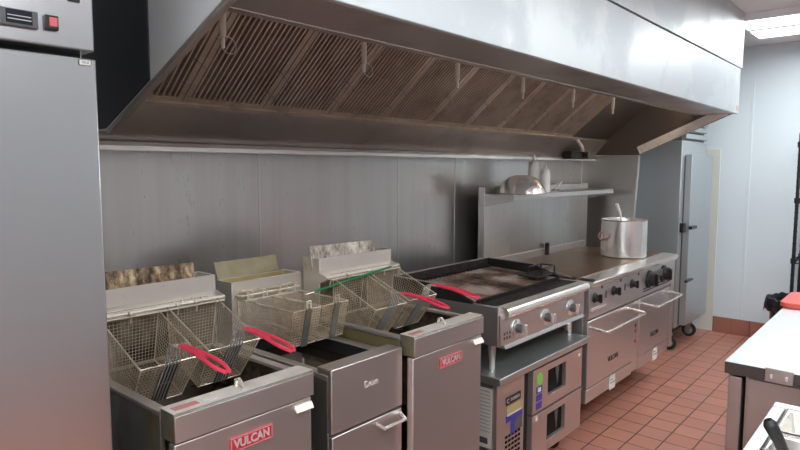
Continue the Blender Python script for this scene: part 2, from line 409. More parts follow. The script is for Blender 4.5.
    rl = MB(); slab(rl, .12, 3.456, -.006, .006, .004, .016); rl.build('filter_rail', 'filter_frame', r, .001)
    # suppression nozzles
    for k, xn in enumerate((.398, .995, 1.585, 2.157, 2.733, 3.322)):
        nb = MB().tube([(xn, -.55, 2.112), (xn, -.55, 1.905)], .0105, 12).build('nozzle_drop', 'pipe', r)
        MB().lathe([(0, 0), (.006, 0), (.006, .03), (.010, .033), (.010, .055), (0, .055)], (xn, -.55, 1.852), 12).build('nozzle_tip', 'pipe', nb)
        if k < 2:
            MB().tube([(xn + .026 * math.cos(a) + .018, -.552 + .006 * math.sin(a), 1.862 + .026 * math.sin(a)) for a in [i * 2 * PI / 20 for i in range(20)]], .0013, 5, True).build('cap_cord', 'white', nb)
    # detector box at the right end of the trough
    dbx = MB().box(3.50, 3.76, -.185, -.118, 1.5665, 1.622).build('detector_box', 'black', r, .004)
    MB().cyl((3.73, -.187, 1.594), (3.73, -.215, 1.594), .024, 16).build('detector_dial', 'grey', dbx, .002)
    MB().tube([(3.55, -.20, 1.705), (3.60, -.215, 1.66), (3.66, -.20, 1.63)], .011, 10).build('conduit_elbow', 'white', dbx)
    # marine light inside the right end
    lp = MB().lathe([(0, 0), (.055, 0), (.055, .035), (.03, .05), (0, .05)], (3.90, -.93, 2.05), 20).build('hood_lamp', 'grey', r)
    MB().lathe([(0, -.10), (.02, -.097), (.038, -.08), (.042, -.05), (.042, 0), (0, 0)], (3.90, -.93, 2.052), 20).build('lamp_globe', 'bulb', lp)
    st = box('sticker', mat('pink_sticker', (.62, .42, .45), .5), r, 4.03, 4.085, yf - .0015, yf, 1.888, 1.925, 0)
hood()

# ------------------------------------------------------------------ fryers
def fryer(x0, label, plate_mat, plate_x, dirty=True, loc_y=0):
    W = .403; x1 = x0 + W
    r = thing('deep_fryer', (x0 + W / 2, -.55, 0), label, 'fryer', 'red badged deep fryers')
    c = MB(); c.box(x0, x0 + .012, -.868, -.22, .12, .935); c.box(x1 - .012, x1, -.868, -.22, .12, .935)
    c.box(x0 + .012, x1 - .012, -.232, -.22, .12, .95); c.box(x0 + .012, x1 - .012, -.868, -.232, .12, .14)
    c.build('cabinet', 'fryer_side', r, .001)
    if x0 > .5: box('grease_film', mat('olive_grease', (.15, .125, .055), .35), r, x0 - .0012, x0 - .0001, -.862, -.44, .86, .929, 0)
    tk = MB(); tk.tray(x0 + .022, x1 - .022, -.862, -.482, .70, .935, .006)
    tk.build('fry_tank', 'tank', r)
    box('oil', 'oil', r, x0 + .03, x1 - .03, -.85, -.49, .83, .835, 0)
    rm = MB(); z0, z1 = .930, .944
    rm.box(x0, x0 + .026, -.872, -.47, z0, z1); rm.box(x1 - .026, x1, -.872, -.47, z0, z1); rm.box(x0 + .026, x1 - .026, -.872, -.855, z0, z1)
    rm.build('tank_rim', 'fryer', r, .002)
    MB().prism([(-.932, .887), (-.872, .887), (-.872, .9545), (-.928, .9545), (-.932, .951)], 'x', x0, x1).build('front_ledge', 'fryer_side', r, .0008)
    MB().box(x0, x1, -.929, -.871, .9545, .956).build('ledge_top', 'fryer_ledge', r)
    cp = MB().box(x0 + .001, x1 - .001, -.9345, -.9315, .888, .949).build('control_panel', 'fryer', r, .001)
    sk = box('warning_strip', mat('faded_red_strip', (.55, .25, .24), .5), r, x0 + .012, x0 + .075, -.915, -.893, .956, .9566, 0)
    box('caution_strip', 'paper', r, x0 + .085, x0 + .125, -.915, -.893, .956, .9566, 0)
    MB().tube([(x0 + .195, -.880, .952), (x0 + .195, -.882, .972), (x0 + .196, -.892, .975), (x0 + .198, -.905, .962), (x0 + .198, -.912, .957)], .0055, 8).build('lid_hook', 'bright', r)
    dr = MB().box(x0 + .002, x1 - .004, -.927, -.900, .15, .882).build('door', 'fryer', r, .003)
    MB().prism([(-.927, .864), (-.940, .853), (-.942, .856), (-.932, .872), (-.927, .872)], 'x', x1 - .064, x1 - .006).build('door_handle', 'fryer_ledge', dr, .001)
    bd = MB().box(x0 + .142, x0 + .265, -.932, -.927, .815, .850).build('badge', 'badge', dr, .001)
    fr = MB(); bx0, bx1, bz0, bz1 = x0 + .142, x0 + .265, .815, .850
    fr.box(bx0, bx1, -.9335, -.932, bz1 - .003, bz1).box(bx0, bx1, -.9335, -.932, bz0, bz0 + .003).box(bx0, bx0 + .003, -.9335, -.932, bz0 + .003, bz1 - .003).box(bx1 - .003, bx1, -.9335, -.932, bz0 + .003, bz1 - .003)
    fr.build('badge_border', mat('badge_edge', (.62, .22, .24), .4), bd)
    lettering('lettering', 'VULCAN', 'letter', bd, ((bx0 + bx1) / 2, -.9332, (bz0 + bz1) / 2), .030, width=.104, bold=.02)
    # flue at the back
    fl = MB(); fl.tray(x0, x1 - .006, -.477, -.385, .90, 1.164, .008); fl.build('flue_box', 'flue', r, .001)
    box('flue_throat', 'cavity', r, x0 + .01, x1 - .016, -.467, -.395, 1.02, 1.12, 0)
    box('greasy_splash', 'tank', r, x0 + .004, x1 - .010, -.4795, -.4768, .945, 1.078, 0)
    px0, px1 = plate_x
    MB().hexa([(px0, -.440, 1.118), (px1, -.440, 1.118), (px1, -.443, 1.118), (px0, -.443, 1.118), (px0, -.424, 1.207), (px1, -.424, 1.202), (px1, -.427, 1.202), (px0, -.427, 1.207)]).build('flue_plate', plate_mat, r)
    hg = MB().prism([(-.478, 1.115), (-.478, 1.075), (-.484, 1.075), (-.515, 1.088), (-.520, 1.098), (-.516, 1.104), (-.486, 1.110)], 'x', x0 - .003, x1 + .002).build('basket_hanger', 'flue', r, .001)
    MB().box(x0 + .03, x1 - .05, -.506, -.488, 1.105, 1.1065).build('hanger_slot', 'cavity', hg)
    rod = MB(); rod.tube([(x0 + .01, -.522, 1.066), (x0 + .01, -.530, 1.092), (x1 - .01, -.530, 1.092), (x1 - .01, -.522, 1.066)], .003, 8)
    for q in (.10, .24, .30): rod.tube([(x0 + q, -.500, 1.108), (x0 + q, -.532, 1.094), (x0 + q, -.526, 1.072)], .0026, 6)
    rod.build('hanger_rod', 'wire', hg)
    for x in (x0 + .05, x1 - .05):
        for y in (-.82, -.28): MB().cyl((x, y, 0), (x, y, .121), .02, 14).build('leg', 'steel', r)
    return r
fryer(0.0, 'red badged stainless deep fryer beside the refrigerator, two red handled baskets hanging', 'crust', (.03, .352))
fryer(.8305, 'red badged stainless deep fryer beside the charbroiler, two red handled baskets hanging', 'speckle', (.825, 1.160))

def narrow_fryer():
    x0, x1 = .505, .818; yf = -.893; zt = .9175; zq = .898
    r = thing('deep_fryer', ((x0 + x1) / 2, -.5, 0), 'narrow stainless fryer without red badge between the two red badged fryers', 'fryer')
    c = MB(); c.box(x0, x0 + .012, -.875, -.2, .12, zq - .012); c.box(x1 - .012, x1, -.875, -.2, .12, zq - .012)
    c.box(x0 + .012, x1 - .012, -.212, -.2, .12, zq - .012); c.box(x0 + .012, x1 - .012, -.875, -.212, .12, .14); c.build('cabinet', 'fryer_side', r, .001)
    MB().tray(x0 + .03, x1 - .036, -.832, -.40, .72, zq - .004, .004).build('fry_tank', 'blackmatte', r)
    box('oil', 'oil', r, x0 + .036, x1 - .042, -.826, -.405, .85, .854, 0)
    rm = MB(); rm.box(x0, x0 + .032, -.875, -.385, zq - .012, zq); rm.box(x1 - .038, x1, -.875, -.385, zq - .012, zq); rm.box(x0 + .001, x1 - .001, -.8745, -.83, zq + .0005, zt)
    rm.build('tank_rim', 'fryer', r, .002)
    fp = MB().box(x0, x1, yf, -.873, .724, zt + .001).build('control_panel', 'fryer', r, .003)
    lettering('lettering', 'Dean', 'letter', fp, (x0 + .167, yf - .0006, .838), .030, width=.060)
    dr = MB().box(x0 + .002, x1 - .002, yf, -.87, .15, .716).build('door', 'fryer', r, .003)
    MB().tube([(x1 - .125, yf, .700), (x1 - .118, yf - .03, .690), (x1 - .018, yf - .03, .690), (x1 - .010, yf, .700)], .006, 8).build('door_handle', 'bright', dr)
    fl = MB(); fl.tray(.518, .824, -.382, -.285, .88, 1.107, .008); fl.build('flue_box', 'flue', r, .001)
    box('flue_back_lining', 'tan_in', r, .527, .815, -.2945, -.2932, 1.0, 1.104, 0)
    box('flue_lining', 'tan_in', r, .528, .815, -.372, -.295, 1.00, 1.075, 0)
    MB().hexa([(.535, -.282, 1.07), (.805, -.282, 1.07), (.805, -.285, 1.07), (.535, -.285, 1.07), (.53, -.255, 1.163), (.80, -.255, 1.163), (.80, -.258, 1.163), (.53, -.258, 1.163)]).build('flue_plate', 'tan', r)
    hg = MB(); hg.tube([(.535, -.384, 1.06), (.535, -.412, 1.062), (.79, -.412, 1.062), (.79, -.384, 1.06)], .004, 8)
    hg.tube([(.535, -.405, 1.075), (.79, -.405, 1.075)], .003, 6)
    for q in (.56, .58, .625, .70, .73, .765): hg.tube([(q, -.384, 1.074), (q, -.415, 1.072), (q, -.415, 1.05)], .003, 6)
    hg.tube([(.54, -.386, 1.06), (.54, -.386, .985), (.56, -.386, .985), (.56, -.386, 1.05)], .003, 6)
    hg.build('basket_hanger', 'wire', r)
    for x in (x0 + .05, x1 - .05):
        for y in (-.82, -.28): MB().cyl((x, y, 0), (x, y, .121), .02, 14).build('leg', 'steel', r)
narrow_fryer()

def fry_basket(label):
    """hangs tilted from the hanger rod; local origin at back left top corner"""
    w = .162; r = thing('fry_basket', (0, 0, 0), label, 'fry basket', 'red handled fry baskets')
    bt, ft, fb, bb = (-.015, .0), (-.232, -.087), (-.150, -.208), (-.005, -.142)    # back top, front top, front bottom, back bottom (y,z)
    i = .012
    P = lambda x, q: (x, q[0], q[1])
    m = MB(); sp, rr = .0098, .00085
    m.wires(P(0, bt), P(0, ft), P(i, fb), P(i, bb), sp, rr); m.wires(P(w, bt), P(w, ft), P(w - i, fb), P(w - i, bb), sp, rr)
    m.wires(P(0, ft), P(w, ft), P(w - i, fb), P(i, fb), sp, rr); m.wires(P(0, bt), P(w, bt), P(w - i, bb), P(i, bb), sp, rr)
    m.wires(P(i, bb), P(w - i, bb), P(w - i, fb), P(i, fb), sp, rr)
    m.build('wire_mesh', 'mesh', r, smooth=False)
    f = MB(); f.tube([P(0, bt), P(0, ft), P(w, ft), P(w, bt)], .0026, 6, True)
    f.tube([P(i, bb), P(i, fb), P(w - i, fb), P(w - i, bb)], .0022, 6, True)
    for x, x2 in ((0, i), (w, w - i)): f.tube([P(x, ft), P(x2, fb)], .002, 6); f.tube([P(x, bt), P(x2, bb)], .002, 6)
    f.tube([(w * .3, bt[0], bt[1]), (w * .3, -.012, .012), (w * .3, .0, .006), (w * .3, .004, -.006)], .0022, 6)
    f.tube([(w * .7, bt[0], bt[1]), (w * .7, -.012, .012), (w * .7, .0, .006), (w * .7, .004, -.006)], .0022, 6)
    f.build('frame', 'wire', r)
    h = MB(); cx = w / 2
    for k in range(5):
        dx = (k - 2) * .0095
        h.tube([(cx + dx, fb[0] - .006, fb[1]), (cx + dx, ft[0] - .006, ft[1]), (cx + dx, -.252, -.040), (cx + dx * .9, -.268, -.031), (cx + dx * .55, -.300, -.034)], .0021, 6)
    for q in ((-.195, -.148), (-.238, -.075)): h.tube([(cx - .02, q[0], q[1]), (cx + .02, q[0], q[1])], .0018, 6)
    h.build('handle_wires', 'bright', r)
    MB().hexa([(cx - .023, fb[0] - .0032, fb[1]), (cx + .023, fb[0] - .0032, fb[1]), (cx + .023, fb[0] - .002, fb[1]), (cx - .023, fb[0] - .002, fb[1]), (cx - .023, ft[0] - .0032, ft[1] - .004), (cx + .023, ft[0] - .0032, ft[1] - .004), (cx + .023, ft[0] - .002, ft[1] - .004), (cx - .023, ft[0] - .002, ft[1] - .004)]).build('handle_backing', 'iron', r)
    g = MB(); y0, y1, z0, z1 = -.282, -.482, -.032, -.054
    Z = lambda y: z0 + (y - y0) / (y1 - y0) * (z1 - z0) + .006 * math.sin((y - y0) / (y1 - y0) * PI)
    ys = [y0 + (y1 - y0) * k / 10 for k in range(11)]
    for sgn in (-1, 1):
        ws = [.006, .007, .0075, .008, .0085, .010, .012, .0135, .0135, .011, .004]
        g.tube([(cx + sgn * a, y, Z(y)) for a, y in zip(ws, ys)], .0048, 8)
    g.tube([(cx, y0, Z(y0)), (cx, y0 - .06, Z(y0 - .06)), (cx, y0 - .105, Z(y0 - .105))], .0075, 8, rs=[.0055, .0065, .005])
    g.build('handle_grip', 'red', r)
    return r
proto = fry_basket('red handled wire basket hanging over the first fryer, next to the refrigerator')
spots = [(.024, -.502, 1.092, None), (.212, -.502, 1.098, 'red handled wire basket over the first fryer, on the side towards the narrow fryer'),
         (.862, -.502, 1.094, 'red handled wire basket over the fryer by the charbroiler, under the green rod'),
         (1.042, -.502, 1.098, 'red handled wire basket closest to the charbroiler, its grip reaching past the fryer rim')]
for k, (x, y, z, lb) in enumerate(spots):
    o = proto if k == 0 else copy_tree(proto)
    o.location = (x, y, z)
    if lb: o['label'] = lb

def plain_basket(x0, w, label):
    r = thing('wire_basket', (x0, -.40, .93), label, 'fry basket', 'wire baskets over the narrow fryer')
    yb, yf, zt = -.418, -.675, 1.046; zf, zk = .925, .945
    m = MB(); sp, rr = .0098, .0008; x1 = x0 + w
    m.wires((x0, yb, zt), (x0, yf, zt), (x0, yf + .03, zf), (x0, yb, zk), sp, rr); m.wires((x1, yb, zt), (x1, yf, zt), (x1, yf + .03, zf), (x1, yb, zk), sp, rr)
    m.wires((x0, yf, zt), (x1, yf, zt), (x1, yf + .03, zf), (x0, yf + .03, zf), sp, .0015); m.wires((x0, yb, zt), (x1, yb, zt), (x1, yb, zk), (x0, yb, zk), sp, rr)
    m.wires((x0, yb, zk), (x1, yb, zk), (x1, yf + .03, zf), (x0, yf + .03, zf), sp, rr)
    m.build('wire_mesh', 'mesh', r, smooth=False)
    f = MB(); f.tube([(x0, yb, zt), (x0, yf, zt), (x1, yf, zt), (x1, yb, zt)], .0028, 6, True); f.tube([(x0, yb, zk), (x0, yf + .03, zf), (x1, yf + .03, zf), (x1, yb, zk)], .0024, 6, True)
    for x in (x0 + .02, x1 - .02): f.tube([(x, yb, zt), (x, yb + .004, zt + .03), (x, yb + .016, zt + .028), (x, yb + .018, zt + .016)], .0022, 6)
    f.build('frame', 'wire', r)
    cx = x0 + w * .52
    MB().hexa([(cx - .012, yf + .026, zf - .004), (cx + .012, yf + .026, zf - .004), (cx + .012, yf + .022, zf - .004), (cx - .012, yf + .022, zf - .004),
               (cx - .012, yf - .004, zt + .004), (cx + .012, yf - .004, zt + .004), (cx + .012, yf - .008, zt + .004), (cx - .012, yf - .008, zt + .004)]).build('handle_strap', 'fryer_side', r)
    MB().tube([(cx - .008, yf - .006, zt), (cx - .008, yf - .004, zt + .028), (cx + .008, yf - .004, zt + .028), (cx + .008, yf - .006, zt)], .0022, 6).build('handle_socket', 'wire', r)
plain_basket(.548, .112, 'handleless wire basket over the narrow fryer, nearer the refrigerator')
plain_basket(.672, .112, 'handleless wire basket over the narrow fryer, beside the green rod')

def green_rod():
    a, b = Vector((.690, -.560, 1.064)), Vector((1.18, -.530, 1.103))
    p = lambda t: a.lerp(b, t)
    r = thing('fryer_skimmer_rod', tuple(a), 'green handled wire rod lying across the baskets behind the badged fryer', 'rod')
    MB().tube([p(0), p(.16)], .0022, 8).build('wire_end', 'wire', r)
    MB().tube([p(.09), p(.11), p(.95), p(.98)], .005, 10, rs=[.003, .0042, .0042, .003]).build('handle_grip', 'greenrod', r)
    q = lambda t: p(t) + Vector((0, .028, .000)) * (1 - abs(2 * t - 1.0))
    MB().tube([p(.36), q(.5), q(.66), p(.8)], .003, 8).build('second_grip', 'greenrod', r)
green_rod()

# ------------------------------------------------------------------ worktop refrigerator and charbroiler
def chef_base():
    r = thing('undercounter_refrigerator', (1.96, -.48, 0), 'low stainless two drawer refrigerated base under the charbroiler', 'refrigerator')
    x0, x1 = 1.50, 2.325; yf = -.83
    wt = MB().prism([(-.855, .592), (-.835, .587), (-.10, .587), (-.10, .622), (-.855, .622)], 'x', 1.488, 2.372).build('worktop', 'worktop', r, .003)
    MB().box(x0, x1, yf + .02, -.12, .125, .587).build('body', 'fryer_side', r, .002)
    vp = MB().box(x0 + .006, 1.735, yf, yf + .02, .13, .583).build('side_panel', 'base_panel', r, .002)
    lv = MB()
    for i in range(9):
        for j in range(5): lv.box(1.575 + j * .027, 1.595 + j * .027, yf - .0012, yf + .001, .150 + i * .022, .162 + i * .022)
    lv.build('vent_louvres', 'cavity', vp)
    np_ = MB().box(1.575, 1.70, yf - .003, yf, .475, .512).build('nameplate', 'black', vp, .001)
    MB().tube([(1.591 + .009 * math.cos(a), yf - .0035, .494 + .009 * math.sin(a)) for a in [i * 1.5 * PI / 10 + .25 * PI for i in range(11)]], .0016, 5).build('emblem_ring', 'letter', np_)
    lettering('lettering', 'TURBO', 'letter', np_, (1.648, yf - .0035, .494), .020, width=.078)
    box('yellow_label', 'yellow', vp, 1.585, 1.715, yf - .0012, yf, .428, .466, 0)
    bl = MB().box(1.58, 1.72, yf - .0014, yf, .395, .427).box(1.62, 1.655, yf - .0014, yf, .335, .395).build('blue_label', 'blue', vp, 0)
    box('label_line', 'paper', vp, 1.588, 1.716, yf - .0018, yf - .0012, .423, .431, 0)
    box('dark_panel', 'grey', vp, 1.660, 1.718, yf - .0016, yf, .340, .392, 0)
    MB().box(1.735, 1.80, yf + .019, yf + .0205, .13, .583).build('gap_shade_strip', 'blackmatte', r)  # black strip painted in for the shade of the gap
    def drawer(z0, z1, sticker):
        dx0, dx1 = 1.80, 2.318; c0, c1 = 1.945, 2.135
        h0, h1 = z0 + .05, z1 - .03
        d = MB(); d.box(dx0, c0, yf - .008, yf + .02, z0, z1); d.box(c1, dx1, yf - .008, yf + .02, z0, z1)
        d.box(c0, c1, yf - .008, yf + .02, z0, h0); d.box(c0, c1, yf - .008, yf + .02, h1, z1)
        d = d.build('drawer', 'base_panel', r, .001)
        MB().box(c0, c1, yf + .012, yf + .019, h0, h1).build('handle_recess', 'cavity', d)
        MB().prism([(c0 + .11, h1 - .01), (c0 + .15, h1 - .01), (c0 + .135, h0 + .012)], 'y', yf + .009, yf + .0125).build('recess_wedge', 'grey', d)  # paler grey wedge inside the recess
        return d
    du = drawer(.366, .572, True); dl = drawer(.146, .354, False)
    MB().cyl((1.862, yf - .0095, .522), (1.862, yf - .0075, .522), .030, 20).build('green_sticker', 'green', du)
    st = MB(); 
    for k, (za, zb) in enumerate(((.455, .488), (.418, .450), (.380, .412))): st.box(1.832, 1.886, yf - .0095, yf - .0075, za, zb)
    st.build('blue_sticker', 'blue', du)
    box('white_mark', 'paper', du, 1.845, 1.875, yf - .0098, yf - .0092, .462, .482, 0)
    box('white_mark', 'paper', du, 2.275, 2.295, yf - .0092, yf - .0076, .530, .548, 0)
    box('white_mark', 'paper', dl, 1.832, 1.852, yf - .0092, yf - .0076, .325, .345, 0)
    lb = MB().box(x0 - .0015, x0, -.81, -.66, .30, .565).build('data_label', 'paper', r)
    ln = MB()
    for k in range(12): ln.box(x0 - .002, x0 - .0012, -.80, -.69 - .01 * (k % 3), .549 - k * .016, .551 - k * .016)
    ln.box(x0 - .002, x0 - .0012, -.79, -.73, .318, .345); ln.build('print', 'ink', lb)
    for x in (1.56, 2.27):
        for y in (-.70, -.2):
            cs = MB().lathe([(.0, 0), (.045, 0), (.045, .012), (0, .012)], (0, 0, 0), 20, Matrix.Translation((x + .006, y, .047)) @ Matrix.Rotation(PI / 2, 4, 'Y') @ Matrix.Translation((0, 0, -.012)))
            cs.box(x - .002, x + .014, y - .02, y + .02, .095, .1255); cs.cyl((x - .01, y, .047), (x + .016, y, .047), .012, 12); cs.build('caster', 'rubber', r)
chef_base()

def charbroiler():
    r = thing('charbroiler', (1.98, -.5, .622), 'stainless countertop charbroiler with dark grates and three chrome knobs', 'charbroiler')
    x0, x1 = 1.552, 2.392; yf = -.81; yb = -.20
    b = MB(); b.box(x0, x0 + .02, yf + .01, yb, .735, .905); b.box(x1 - .02, x1, yf + .01, yb, .735, .905); b.box(x0 + .02, x1 - .02, yb - .02, yb, .735, .905); b.box(x0 + .02, x1 - .02, yf + .02, yb - .02, .735, .75)
    b.build('body', 'range', r, .002)
    box('radiant_bed', 'cavity', r, x0 + .022, x1 - .022, yf + .1, yb - .022, .86, .868, 0)
    MB().box(x0 + .004, x1 - .004, yf, yf + .018, .738, .872).build('front_panel', 'range', r, .002)
    # bull-nosed front rail
    prof = [(yf + .03, .905), (yf - .004, .905)] + [(yf - .004 - .026 * math.sin(a), .879 + .026 * math.cos(a)) for a in [i * PI / 8 for i in range(1, 9)]] + [(yf + .03, .853)]
    MB().prism(prof, 'x', x0 + .02, x1 - .004).build('front_rail', 'bright', r)
    MB().box(x0 + .02, x1 - .02, yf + .012, yf + .135, .893, .903).build('landing_ledge', 'iron', r, .002)
    # splash guards at the sides and the back
    sp = MB(); sp.prism([(yf + .14, .90), (yb, .90), (yb, .972), (yf + .30, .965), (yf + .20, .935), (yf + .14, .915)], 'x', x0, x0 + .012)
    sp.prism([(yf + .14, .90), (yb, .90), (yb, .972), (yf + .30, .965), (yf + .20, .935), (yf + .14, .915)], 'x', x1 - .012, x1)
    sp.box(x0 + .012, x1 - .012, yb - .012, yb, .90, .972); sp.build('splash_guard', 'iron', r, .002)
    MB().tube([(x0 + .006, yf + .30, .966), (x0 + .006, yb - .006, .974), (x1 - .006, yb - .006, .974), (x1 - .006, yf + .30, .966)], .004, 8).build('guard_edge', 'steel', r)
    ys0, ys1 = yf + .14, yb - .05
    for k in range(6):
        ga = x0 + .03 + k * .1300; gb = ga + .127
        g = MB(); nb = 5
        for i in range(nb):
            x = ga + .006 + (gb - ga - .012) * i / (nb - 1)
            g.hexa([(x - .004, ys0, .905), (x + .004, ys0, .905), (x + .004, ys1, .922), (x - .004, ys1, .922), (x - .0035, ys0, .913), (x + .0035, ys0, .913), (x + .0035, ys1, .930), (x - .0035, ys1, .930)])
        for j in range(6):
            t = (j + .5) / 6; y = ys0 + (ys1 - ys0) * t; z = .898 + .017 * t
            g.box(ga, gb, y - .004, y + .004, z, z + .006)
        g.build('grate', 'grate', r)
    for ya, yc, za, zc in ((ys1, ys1 + .02, .925, .940), (ys0 - .016, ys0 + .004, .900, .916)):
        tee = MB(); tee.box(x0 + .03, x1 - .03, ya + .004, yc - .002, za - .002, za + .004)
        for k in range(40):
            x = x0 + .035 + k * .0193; tee.box(x - .004, x + .004, ya, yc, za, zc)
        tee.build('toothed_strip', 'iron', r)
    for x in (1.685, 1.954, 2.22):
        z = .795; R_ = Matrix.Translation((x, yf, z)) @ Matrix.Rotation(PI / 2, 4, 'X')
        kb = MB().lathe([(0, 0), (.040, 0), (.040, .004), (.032, .008), (0, .008)], (0, 0, 0), 28, R_).build('knob', 'chrome', r)
        MB().lathe([(0, .008), (.021, .008), (.019, .032), (.016, .035), (0, .035)], (0, 0, 0), 24, R_).build('dial', 'grey', kb)
        MB().box(x - .009, x + .009, yf - .054, yf - .033, z - .023, z + .023).build('pointer_grip', 'chrome', kb, .003)
        box('red_mark', 'badge', kb, x - .036, x - .028, yf - .006, yf - .0035, z - .008, z + .008, 0)
    MB().prism([(yf - .012, .722), (yf + .03, .722), (yf + .03, .737), (yf - .004, .737)], 'x', x0 + .03, x1 - .02).build('drip_tray', 'range', r, .001)
    MB().box(2.16, 2.19, yf - .022, yf - .010, .690, .724).build('tray_pull', 'bright', r, .002)
    for x in (x0 + .035, x1 - .05):
        for y in (yf + .06, yb - .06): MB().lathe([(0, 0), (.014, 0), (.013, .03), (.017, .09), (.017, .115), (0, .115)], (x, y, .622), 16).build('leg', 'steel', r)
    lb = MB()
    for k in range(6): lb.box(x0 + .03 + (k % 3) * .022, x0 + .042 + (k % 3) * .022, yf - .0012, yf + .001, .760 + (k // 3) * .02, .773 + (k // 3) * .02)
    lb.build('printed_marks', 'ink', r)
charbroiler()

def grill_press():
    r = thing('grill_scraper_rack', (2.30, -.52, .93), 'black wire grill rack standing on the charbroiler next to the griddle', 'grill rack')
    b = MB(); b.hexa([(2.15, -.655, .932), (2.37, -.655, .932), (2.37, -.545, .936), (2.15, -.545, .936), (2.15, -.655, .938), (2.37, -.655, .938), (2.37, -.545, .942), (2.15, -.545, .942)])
    b.build('plate', 'iron', r, .001)
    h = MB()
    for y in (-.565, -.645): h.tube([(2.225, y, .938), (2.225, y, .975), (2.365, y, .975), (2.365, y, .938)], .0045, 8)
    h.tube([(2.225, -.565, .975), (2.225, -.645, .975)], .0045, 8); h.tube([(2.365, -.565, .975), (2.365, -.645, .975)], .0045, 8)
    h.build('handle', 'black', r)
grill_press()

# ------------------------------------------------------------------ range with griddle and shelf
def cooking_range():
    r = thing('griddle_range', (3.14, -.48, 0), 'wide stainless range with brown griddle top, two oven doors and overshelf', 'range')
    x0, x1 = 2.440, 3.872; yf = -.815; yk = -.800
    b = MB(); b.box(x0, x1, yk + .02, -.11, .217, .86); b.build('body', 'range', r, .002)
    MB().prism([(-.835, .893), (-.835, .880), (-.828, .862), (-.74, .862), (-.725, .898), (-.735, .900)], 'x', x0, x1 + .012).build('front_ledge', 'bright', r, .002)
    box('grease_opening', 'blackmatte', r, x0 + .004, x0 + .06, -.82, -.74, .8965, .901, 0)
    cp = MB().box(x0, x1 - .06, yf, yk + .02, .690, .872).build('control_panel', 'range', r, .002)
    MB().box(x1 - .06, x1, yf, yk + .02, .24, .872).build('corner_post', 'range', r, .002)
    g = MB().box(x0 + .05, 3.80, -.735, -.165, .872, .903).build('griddle_plate', 'griddle', r, .003)
    MB().box(x0 + .05, 3.80, -.755, -.737, .868, .890).build('grease_gutter', 'iron', r)
    gs = MB(); gs.box(x0 + .02, 3.83, -.165, -.152, .86, .948); gs.prism([(-.70, .903), (-.165, .903), (-.165, .948), (-.60, .92)], 'x', x0 + .02, x0 + .04); gs.build('griddle_splash', 'range', r, .002)
    MB().box(3.81, 3.868, -.735, -.165, .862, .892).build('side_deck', 'iron', r, .002)
    box('splash_post', 'iron', r, 3.17, 3.20, -.185, -.165, .90, .985, .002)
    # knobs
    for x in (2.503, 2.766, 3.046):
        R_ = Matrix.Translation((x, yf, .800)) @ Matrix.Rotation(PI / 2, 4, 'X')
        k = MB().lathe([(0, 0), (.028, 0), (.028, .006), (.020, .012), (.018, .030), (0, .032)], (0, 0, 0), 24, R_).build('knob', 'black', r)
        MB().box(x - .006, x + .006, yf - .045, yf - .028, .777, .823).build('pointer_grip', 'black', k, .003)
    for x in (2.66, 2.94): box('indicator_slot', 'black', r, x - .006, x + .006, yf - .002, yf + .001, .775, .815, 0)
    for x in (2.60, 2.87, 3.16): MB().cyl((x, yf - .003, .845), (x, yf + .002, .845), .009, 12).build('pilot_hole', 'black', r)
    for x in (3.343, 3.615):
        R_ = Matrix.Translation((x, yf, .788)) @ Matrix.Rotation(PI / 2, 4, 'X')
        k = MB().lathe([(0, 0), (.058, 0), (.058, .012), (.046, .020), (.044, .045), (0, .048)], (0, 0, 0), 28, R_).build('thermostat_dial', 'black', r)
        MB().box(x - .008, x + .008, yf - .062, yf - .044, .752, .824).build('pointer_grip', 'black', k, .003)
    box('dial_bridge', 'grey', r, 3.40, 3.56, yf - .02, yf, .785, .83, .004)
    for z in (.715, .732): box('panel_slot', 'blackmatte', r, 3.25, 3.78, yf - .0015, yf, z, z + .006, 0)
    box('nameplate', 'letter', r, 2.47, 2.66, yf - .0015, yf, .728, .745, 0)
    # oven doors
    def door(xa, xb, ha, hb, bx):
        d = MB().box(xa, xb, yk - .012, yk + .02, .300, .676).build('oven_door', 'range', r, .004)
        h = MB(); yh = yk - .105; z = .630
        h.tube([(ha, yk - .012, z + .012), (ha, yh + .01, z + .004), (ha + .012, yh, z), (hb - .012, yh, z), (hb, yh + .01, z + .004), (hb, yk - .012, z + .012)], .0075, 10)
        h.build('door_handle', 'bright', d)
        lettering('badge_lettering', 'VULCAN', 'black', d, (bx, yk - .0128, .40), .042, width=.15, bold=.02)
        return d
    door(x0 + .004, 3.115, 2.46, 3.05, 2.80); door(3.215, 3.800, 3.26, 3.76, 3.50)
    MB().box(3.118, 3.212, yk - .006, yk + .02, .225, .676).build('center_stile', 'range', r, .002)
    for z, m in ((.505, 'black'), (.47, 'badge'), (.405, 'badge')): box('indicator_mark', m, r, 3.155, 3.172, yk - .009, yk - .0055, z, z + .022, 0)
    kk = MB(); kk.box(x0 + .004, 3.115, yk - .008, yk + .02, .217, .292); kk.box(3.215, 3.80, yk - .008, yk + .02, .217, .292); kk.build('kick_panel', 'range', r, .002)
    for x in (2.77, 3.50):
        lb = MB().box(x, x + .085, yk - .0095, yk - .008, .205, .285).build('rating_label', 'paper', r)
        MB().box(x + .008, x + .077, yk - .0102, yk - .0094, .243, .247).box(x + .01, x + .05, yk - .0102, yk - .0094, .262, .266).build('print', 'ink', lb)
    for x in (x0 + .08, 3.0, 3.22, x1 - .1):
        for y in (-.56, -.2): MB().lathe([(0, 0), (.02, 0), (.02, .03), (.028, .05), (.028, .218), (0, .218)], (x, y, 0), 16).build('leg', 'black', r)
    # high shelf riser
    MB().box(x0 - .015, x1, -.152, -.108, .905, 1.386).build('back_riser', 'wall_steel', r, .002)
    sh = MB().prism([(-.152, 1.315), (-.352, 1.315), (-.352, 1.345), (-.152, 1.345)], 'x', x0 - .015, x1).build('overshelf', 'steel', r, .002)
